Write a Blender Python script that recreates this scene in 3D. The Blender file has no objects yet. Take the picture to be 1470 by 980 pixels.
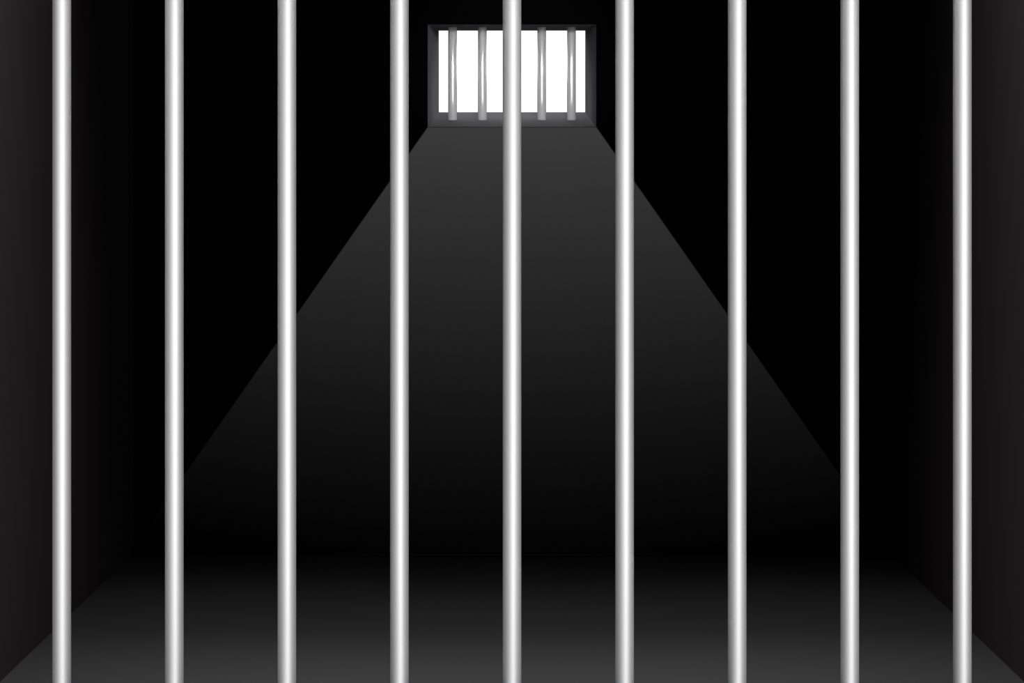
import bpy, bmesh, math
from mathutils import Vector

S = bpy.context.scene
COL = S.collection

# ------------------------------------------------------------------ measures (metres)
F_PX = 4000.0            # focal length in pixels of the 1470 px wide frame
EYE = 1.245              # eye level
D_BACK = 9.54            # camera to inner face of the back wall
HALF_W = 1.2974          # half the cell width
D_BARS = 6.95            # camera to the row of tall bars
H_CELL = 5.0             # cell height
WALL_T = 0.40            # thickness of the back wall
PX_BACK = D_BACK / F_PX
PX_OUT = (D_BACK + WALL_T) / F_PX
HORIZON = 273.0

def back_z(y):  return EYE + (HORIZON - y) * PX_BACK
def out_z(y):   return EYE + (HORIZON - y) * PX_OUT

WIN_IN = (121 * PX_BACK, back_z(182), back_z(35))       # half width, bottom, top on the inner face
WIN_OUT = (105 * PX_OUT, out_z(161), out_z(44.0))       # the same on the outer face

# ------------------------------------------------------------------ helpers
def material(name, color, rough=0.9, metallic=0.0, spec=0.0, bump=0.0, scale=30.0, vary=0.0):
    m = bpy.data.materials.new(name)
    m.use_nodes = True
    nt = m.node_tree
    b = nt.nodes["Principled BSDF"]
    b.inputs["Base Color"].default_value = (*color, 1)
    b.inputs["Roughness"].default_value = rough
    b.inputs["Metallic"].default_value = metallic
    b.inputs["Specular IOR Level"].default_value = spec
    tc = nt.nodes.new("ShaderNodeTexCoord")
    nz = nt.nodes.new("ShaderNodeTexNoise")
    nz.inputs["Scale"].default_value = scale
    nz.inputs["Detail"].default_value = 4
    nt.links.new(tc.outputs["Object"], nz.inputs["Vector"])
    if vary:
        mr = nt.nodes.new("ShaderNodeMapRange")
        mr.inputs["To Min"].default_value = 1 - vary
        mr.inputs["To Max"].default_value = 1 + vary
        nt.links.new(nz.outputs["Fac"], mr.inputs["Value"])
        mx = nt.nodes.new("ShaderNodeVectorMath")
        mx.operation = 'SCALE'
        mx.inputs[0].default_value = color
        nt.links.new(mr.outputs["Result"], mx.inputs["Scale"])
        nt.links.new(mx.outputs["Vector"], b.inputs["Base Color"])
    if bump:
        bp = nt.nodes.new("ShaderNodeBump")
        bp.inputs["Strength"].default_value = bump
        bp.inputs["Distance"].default_value = 0.002
        nt.links.new(nz.outputs["Fac"], bp.inputs["Height"])
        nt.links.new(bp.outputs["Normal"], b.inputs["Normal"])
    return m

def mesh_obj(name, bm, mat, parent=None, smooth=False):
    bmesh.ops.recalc_face_normals(bm, faces=bm.faces[:])
    me = bpy.data.meshes.new(name)
    bm.to_mesh(me)
    bm.free()
    me.materials.append(mat)
    if smooth:
        for p in me.polygons:
            p.use_smooth = len(p.vertices) == 4
    o = bpy.data.objects.new(name, me)
    COL.objects.link(o)
    if parent:
        o.parent = parent
    return o

def tag(o, label, cat, group=None):
    o["label"] = label
    o["category"] = cat
    if group:
        o["group"] = group

def structure(o, label, cat):
    o["kind"] = "structure"
    o["label"] = label
    o["category"] = cat

def hexa(bm, a, b):
    """Solid between quad a and quad b (four points each, same order)."""
    va = [bm.verts.new(p) for p in a]
    vb = [bm.verts.new(p) for p in b]
    bm.faces.new(va)
    bm.faces.new(vb[::-1])
    for i in range(4):
        j = (i + 1) % 4
        bm.faces.new((va[i], vb[i], vb[j], va[j]))

def box(bm, x0, x1, y0, y1, z0, z1):
    hexa(bm, [(x0, y0, z0), (x1, y0, z0), (x1, y0, z1), (x0, y0, z1)],
             [(x0, y1, z0), (x1, y1, z0), (x1, y1, z1), (x0, y1, z1)])

def ring(bm, fo, fi, bo, bi):
    """Slab with a hole: front outer / front inner / back outer / back inner quads."""
    q = [[bm.verts.new(p) for p in s] for s in (fo, fi, bo, bi)]
    for i in range(4):
        j = (i + 1) % 4
        bm.faces.new((q[0][i], q[0][j], q[1][j], q[1][i]))
        bm.faces.new((q[2][i], q[3][i], q[3][j], q[2][j]))
        bm.faces.new((q[0][i], q[2][i], q[2][j], q[0][j]))
        bm.faces.new((q[1][i], q[1][j], q[3][j], q[3][i]))

def rect(hw, z0, z1, y):
    return [(-hw, y, z0), (hw, y, z0), (hw, y, z1), (-hw, y, z1)]

def bar_mesh(bm, r, z0, z1, seg=72, ch=0.002):
    rings = []
    for rr, z in ((r - ch, z0), (r, z0 + ch), (r, z1 - ch), (r - ch, z1)):
        rings.append([bm.verts.new((rr * math.cos(2 * math.pi * k / seg), rr * math.sin(2 * math.pi * k / seg), z))
                      for k in range(seg)])
    for a, b in zip(rings, rings[1:]):
        for k in range(seg):
            n = (k + 1) % seg
            bm.faces.new((a[k], a[n], b[n], b[k]))
    bm.faces.new(rings[0][::-1])
    bm.faces.new(rings[-1])

# ------------------------------------------------------------------ materials
M_BACK = material("black_wall_paint", (0.0010, 0.0010, 0.0010), bump=0.0)
M_SIDE = material("dark_warm_wall_paint", (0.0100, 0.0082, 0.0086))
M_FLOOR = material("dark_concrete_floor", (0.0030, 0.0030, 0.0030))
M_CEIL = material("black_ceiling_paint", (0.003, 0.003, 0.003))
M_REVEAL = material("grey_window_reveal_plaster", (0.128, 0.126, 0.135), rough=0.95)
M_SATIN = material("satin_steel", (0.9, 0.9, 0.905), rough=0.21, metallic=0.58, spec=0.5)
M_STEEL = material("brushed_steel", (0.9, 0.9, 0.905), rough=0.5, metallic=0.7, spec=0.5)

# ------------------------------------------------------------------ the cell
Y_FRONT = 6.92
Y_END = D_BACK + WALL_T

bm = bmesh.new()
box(bm, -HALF_W - 0.25, HALF_W + 0.25, 6.92, Y_END, -0.2, 0.0)
structure(mesh_obj("floor", bm, M_FLOOR), "dark grey concrete floor of the cell, paler towards the tall bars", "floor")

bm = bmesh.new()
box(bm, -HALF_W - 0.25, -HALF_W, Y_FRONT, Y_END, 0.0, H_CELL)
structure(mesh_obj("wall_left", bm, M_SIDE), "dark brownish black side wall on the left", "wall")
bm = bmesh.new()
box(bm, HALF_W, HALF_W + 0.25, Y_FRONT, Y_END, 0.0, H_CELL)
structure(mesh_obj("wall_right", bm, M_SIDE), "dark brownish black side wall on the right", "wall")

bm = bmesh.new()
hw, zb, zt = WIN_IN
g = 0.03
ring(bm, rect(HALF_W, 0.0, H_CELL, D_BACK), rect(hw, zb, zt, D_BACK),
     rect(HALF_W, 0.0, H_CELL, Y_END), rect(hw + g, zb - g, zt + g, Y_END))
structure(mesh_obj("wall_back", bm, M_BACK), "black back wall with a grey patch of light spreading below the window", "wall")

bm = bmesh.new()
box(bm, -HALF_W - 0.25, HALF_W + 0.25, Y_FRONT, Y_END, H_CELL, H_CELL + 0.2)
structure(mesh_obj("ceiling", bm, M_CEIL), "black ceiling high above the cell", "ceiling")

# wall over the tall bars, unseen; its hole is added to shape the patch of light
LAMP = Vector((0.0, 5.54, 6.0))
Z_HEAD = 2.5
def through(x, z, y):
    """Where the ray from the lamp to (x, z) on the back wall crosses depth y."""
    t = (y - LAMP.y) / (D_BACK - LAMP.y)
    return (x * t, y, LAMP.z + (z - LAMP.z) * t)
SLOPE = 0.70
APEX = back_z(182) + hw / SLOPE
def beam_cutout(y):
    zl = -0.05
    b = SLOPE * (APEX - zl)
    return [through(-b, zl, y), through(b, zl, y), through(hw, zb - 0.0015, y), through(-hw, zb - 0.0015, y)]
bm = bmesh.new()
ring(bm, rect(HALF_W, Z_HEAD, H_CELL, Y_FRONT), beam_cutout(Y_FRONT), rect(HALF_W, Z_HEAD, H_CELL, 7.02), beam_cutout(7.02))
structure(mesh_obj("wall_front", bm, M_CEIL), "unseen black wall above the tall bars, hole added to shape the light patch", "wall")

# ------------------------------------------------------------------ the window in the back wall
win = bpy.data.objects.new("window_1", None)
win.location = (0, D_BACK, zb)
COL.objects.link(win)
structure(win, "small bright barred window with grey splayed reveal in the back wall", "window")
ho, zbo, zto = WIN_OUT
e = 0.026
def rel(pts): return [(x, y - D_BACK, z - zb) for x, y, z in pts]
I = rel(rect(hw, zb, zt, D_BACK + 0.0005)); O = rel(rect(ho, zbo, zto, Y_END))
IB = rel(rect(hw + 0.0004, zb - 0.0004, zt + 0.0004, D_BACK + 0.001)); OB = rel(rect(hw + e, zb - e, zt + e, Y_END))
def side(name, i, label=None):
    j = (i + 1) % 4
    b = bmesh.new()
    hexa(b, [I[i], I[j], IB[j], IB[i]], [O[i], O[j], OB[j], OB[i]])
    o = mesh_obj(name, b, M_REVEAL, win)
    if label: o["label"] = label
side("window_sill", 0, "sloping grey sill, the palest side of the reveal")
side("jamb", 1)
side("lintel", 2, "dark underside of the window head")
side("jamb", 3)

# ------------------------------------------------------------------ bars in the window
D_WB = D_BACK + 0.19
def sill_z(y):  return zb + (zbo - zb) * (y - D_BACK) / WALL_T
def head_z(y):  return zt + (zto - zt) * (y - D_BACK) / WALL_T
R_WB = 12.7 * D_WB / F_PX / 2
step_wb = 42.65 * D_WB / F_PX
bm = bmesh.new()
bar_mesh(bm, R_WB, 0.0, head_z(D_WB) - sill_z(D_WB) + 0.004, 48, 0.001)
wb0 = mesh_obj("window_bar", bm, M_SATIN, smooth=True)
WB = [(-2, "short steel window bar nearest the left jamb, leftmost on the sill"),
      (-1, "short steel window bar second from the left jamb, just left of the central tall bar"),
      (1, "short steel window bar second from the right jamb, just right of the central tall bar"),
      (2, "short steel window bar nearest the right jamb, rightmost on the sill"),
      (0, "middle short window bar, directly behind the central tall bar")]
for n, (k, lab) in enumerate(WB):
    o = wb0 if n == 0 else wb0.copy()
    if n: COL.objects.link(o)
    o.location = (k * step_wb, D_WB, sill_z(D_WB) - 0.002)
    tag(o, lab, "bar", "short bars standing in the window")

# ------------------------------------------------------------------ tall bars
R_BAR = 26.6 * D_BARS / F_PX / 2
STEP = 161.6 * D_BARS / F_PX
bm = bmesh.new()
bar_mesh(bm, R_BAR, 0.0, Z_HEAD, 96)
pb0 = mesh_obj("cell_bar", bm, M_STEEL, smooth=True)
TALL = ["leftmost tall steel bar, in front of the left wall",
        "second tall steel bar from the left, beside the one before the left wall",
        "third tall steel bar from the left, crossing the left edge of the light patch",
        "tall steel bar just left of the window, fourth from the left",
        "central tall steel bar, crossing the middle of the barred window",
        "tall steel bar just right of the window, fourth from the right",
        "third tall steel bar from the right, crossing the right edge of the light patch",
        "second tall steel bar from the right, beside the one before the right wall",
        "rightmost tall steel bar, in front of the right wall"]
for n, lab in enumerate(TALL):
    o = pb0 if n == 0 else pb0.copy()
    if n: COL.objects.link(o)
    o.location = ((n - 4) * STEP, D_BARS, 0.0)
    tag(o, lab, "bar", "tall bars across the front of the cell")

# ------------------------------------------------------------------ lights
def area(name, loc, direction, sx, sy, watts, spread, shape='RECTANGLE'):
    l = bpy.data.lights.new(name, 'AREA')
    l.shape = shape
    l.size = sx
    l.size_y = sy
    l.energy = watts
    l.spread = math.radians(spread)
    o = bpy.data.objects.new(name, l)
    o.location = loc
    o.rotation_euler = Vector(direction).to_track_quat('-Z', 'Y').to_euler()
    COL.objects.link(o)
    return o

# added unseen lamp that makes the wall's light patch: two beams, one wide and one narrow
def half(r): return 2 * math.degrees(math.atan(r / (D_BACK - LAMP.y)))
P_WIDE, P_NARROW = 35000.0, 16800.0
area("added_lamp_wide_beam", LAMP, (0, 1, 0), 0.002, 0.002, P_WIDE, half(6.05), 'DISK')
area("added_lamp_narrow_beam", LAMP, (0, 1, 0), 0.002, 0.002, P_NARROW, half(5.55), 'DISK')
# added unseen strips inside the bars, for the floor and side-wall fade
P_FRONT, P_FRONT_LONG = 110.0, 125.0
area("added_strip_short_throw", (0, 7.10, H_CELL - 0.05), (0, -0.09, -1), 2 * HALF_W - 0.02, 0.06, P_FRONT, 2 * math.degrees(math.atan(0.26)))
area("added_strip_long_throw", (0, 7.10, H_CELL - 0.05), (0, 0, -1), 2 * HALF_W - 0.02, 0.06, P_FRONT_LONG, 2 * math.degrees(math.atan(0.52)))

for sx in (-1, 1):  # added end strips, lifting the floor brightness near the side walls
    area("added_strip_end", (sx * (HALF_W - 0.24), 7.10, H_CELL - 0.05), (0, -0.03, -1), 0.44, 0.06, 44.0, 2 * math.degrees(math.atan(0.44)))
# added fill lamp, unseen in mid-air, to brighten window bars and sill
sl = bpy.data.lights.new("window_fill_spot", 'SPOT')
sl.energy = 205.0
sl.spot_size = math.radians(24)
sl.spot_blend = 1.0
sl.shadow_soft_size = 0.10
so = bpy.data.objects.new("window_fill_spot", sl)
so.location = (0.30, 7.12, 2.02)
so.rotation_euler = (Vector((0.0, D_BACK + 0.1, 1.65)) - so.location).to_track_quat('-Z', 'Y').to_euler()
COL.objects.link(so)

# ------------------------------------------------------------------ surroundings: white sky beyond the window, made-up glow on the near side for the bar highlights
w = bpy.data.worlds.new("surroundings")
S.world = w
w.use_nodes = True
nt = w.node_tree
nt.nodes.clear()
def N(t, **k):
    n = nt.nodes.new(t)
    for a, b in k.items(): setattr(n, a, b)
    return n
def math_(op, a, b=None):
    n = N("ShaderNodeMath", operation=op)
    for i, v in enumerate((a, b)):
        if v is None: continue
        if isinstance(v, (int, float)): n.inputs[i].default_value = v
        else: nt.links.new(v, n.inputs[i])
    return n.outputs[0]
tc = N("ShaderNodeTexCoord")
sp = N("ShaderNodeSeparateXYZ")
nt.links.new(tc.outputs["Generated"], sp.inputs[0])
X, Y, Z = sp.outputs
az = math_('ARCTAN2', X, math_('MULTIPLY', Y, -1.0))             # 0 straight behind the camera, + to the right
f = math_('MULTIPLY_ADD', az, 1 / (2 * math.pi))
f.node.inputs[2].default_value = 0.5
BAR_GLOW = [(-80, 0.0), (-65, .02), (-55, .15), (-45, .40), (-35, .52), (-25, .56), (-15, .62), (-5, 1.0), (5, 1.8), (15, 2.5), (25, 2.3),  # added glow by azimuth, shaped to give the tall bars their highlights
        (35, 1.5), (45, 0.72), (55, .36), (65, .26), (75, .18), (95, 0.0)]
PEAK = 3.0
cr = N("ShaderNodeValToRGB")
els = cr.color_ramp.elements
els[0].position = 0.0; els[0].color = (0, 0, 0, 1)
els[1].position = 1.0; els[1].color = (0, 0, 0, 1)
for a, v in BAR_GLOW:
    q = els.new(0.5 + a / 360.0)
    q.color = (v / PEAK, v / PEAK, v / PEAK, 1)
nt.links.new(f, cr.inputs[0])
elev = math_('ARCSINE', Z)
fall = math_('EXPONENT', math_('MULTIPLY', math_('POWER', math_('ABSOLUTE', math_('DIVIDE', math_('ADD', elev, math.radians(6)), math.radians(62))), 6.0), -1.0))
bar_glow = math_('MULTIPLY', math_('MULTIPLY', cr.outputs[0], PEAK), fall)
SKY_LOW, SKY_HIGH = 1.1, 3.6                                      # white at the horizon, raised higher up to light the sill
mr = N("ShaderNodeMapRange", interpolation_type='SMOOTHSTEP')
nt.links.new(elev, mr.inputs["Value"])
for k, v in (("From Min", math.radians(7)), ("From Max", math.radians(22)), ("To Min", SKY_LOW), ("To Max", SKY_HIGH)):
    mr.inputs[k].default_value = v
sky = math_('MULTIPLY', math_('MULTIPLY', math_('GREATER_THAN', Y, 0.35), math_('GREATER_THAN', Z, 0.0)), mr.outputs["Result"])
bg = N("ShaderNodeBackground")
nt.links.new(math_('ADD', bar_glow, sky), bg.inputs["Strength"])
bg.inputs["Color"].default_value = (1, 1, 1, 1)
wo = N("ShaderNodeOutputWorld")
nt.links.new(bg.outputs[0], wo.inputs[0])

# ------------------------------------------------------------------ camera and view
cd = bpy.data.cameras.new("camera")
cd.sensor_fit = 'HORIZONTAL'
cd.sensor_width = 36.0
cd.lens = 36.0 * F_PX / 1470.0
cd.shift_y = -(490.0 - HORIZON) / 1470.0
cd.clip_end = 200
cam = bpy.data.objects.new("camera", cd)
cam.location = (0, 0, EYE)
cam.rotation_euler = (math.radians(90), 0, 0)
COL.objects.link(cam)
S.camera = cam
vs = S.view_settings
vs.view_transform = 'Standard'
vs.look = 'None'
vs.exposure = 0.0
vs.gamma = 1.0
vs.use_curve_mapping = False
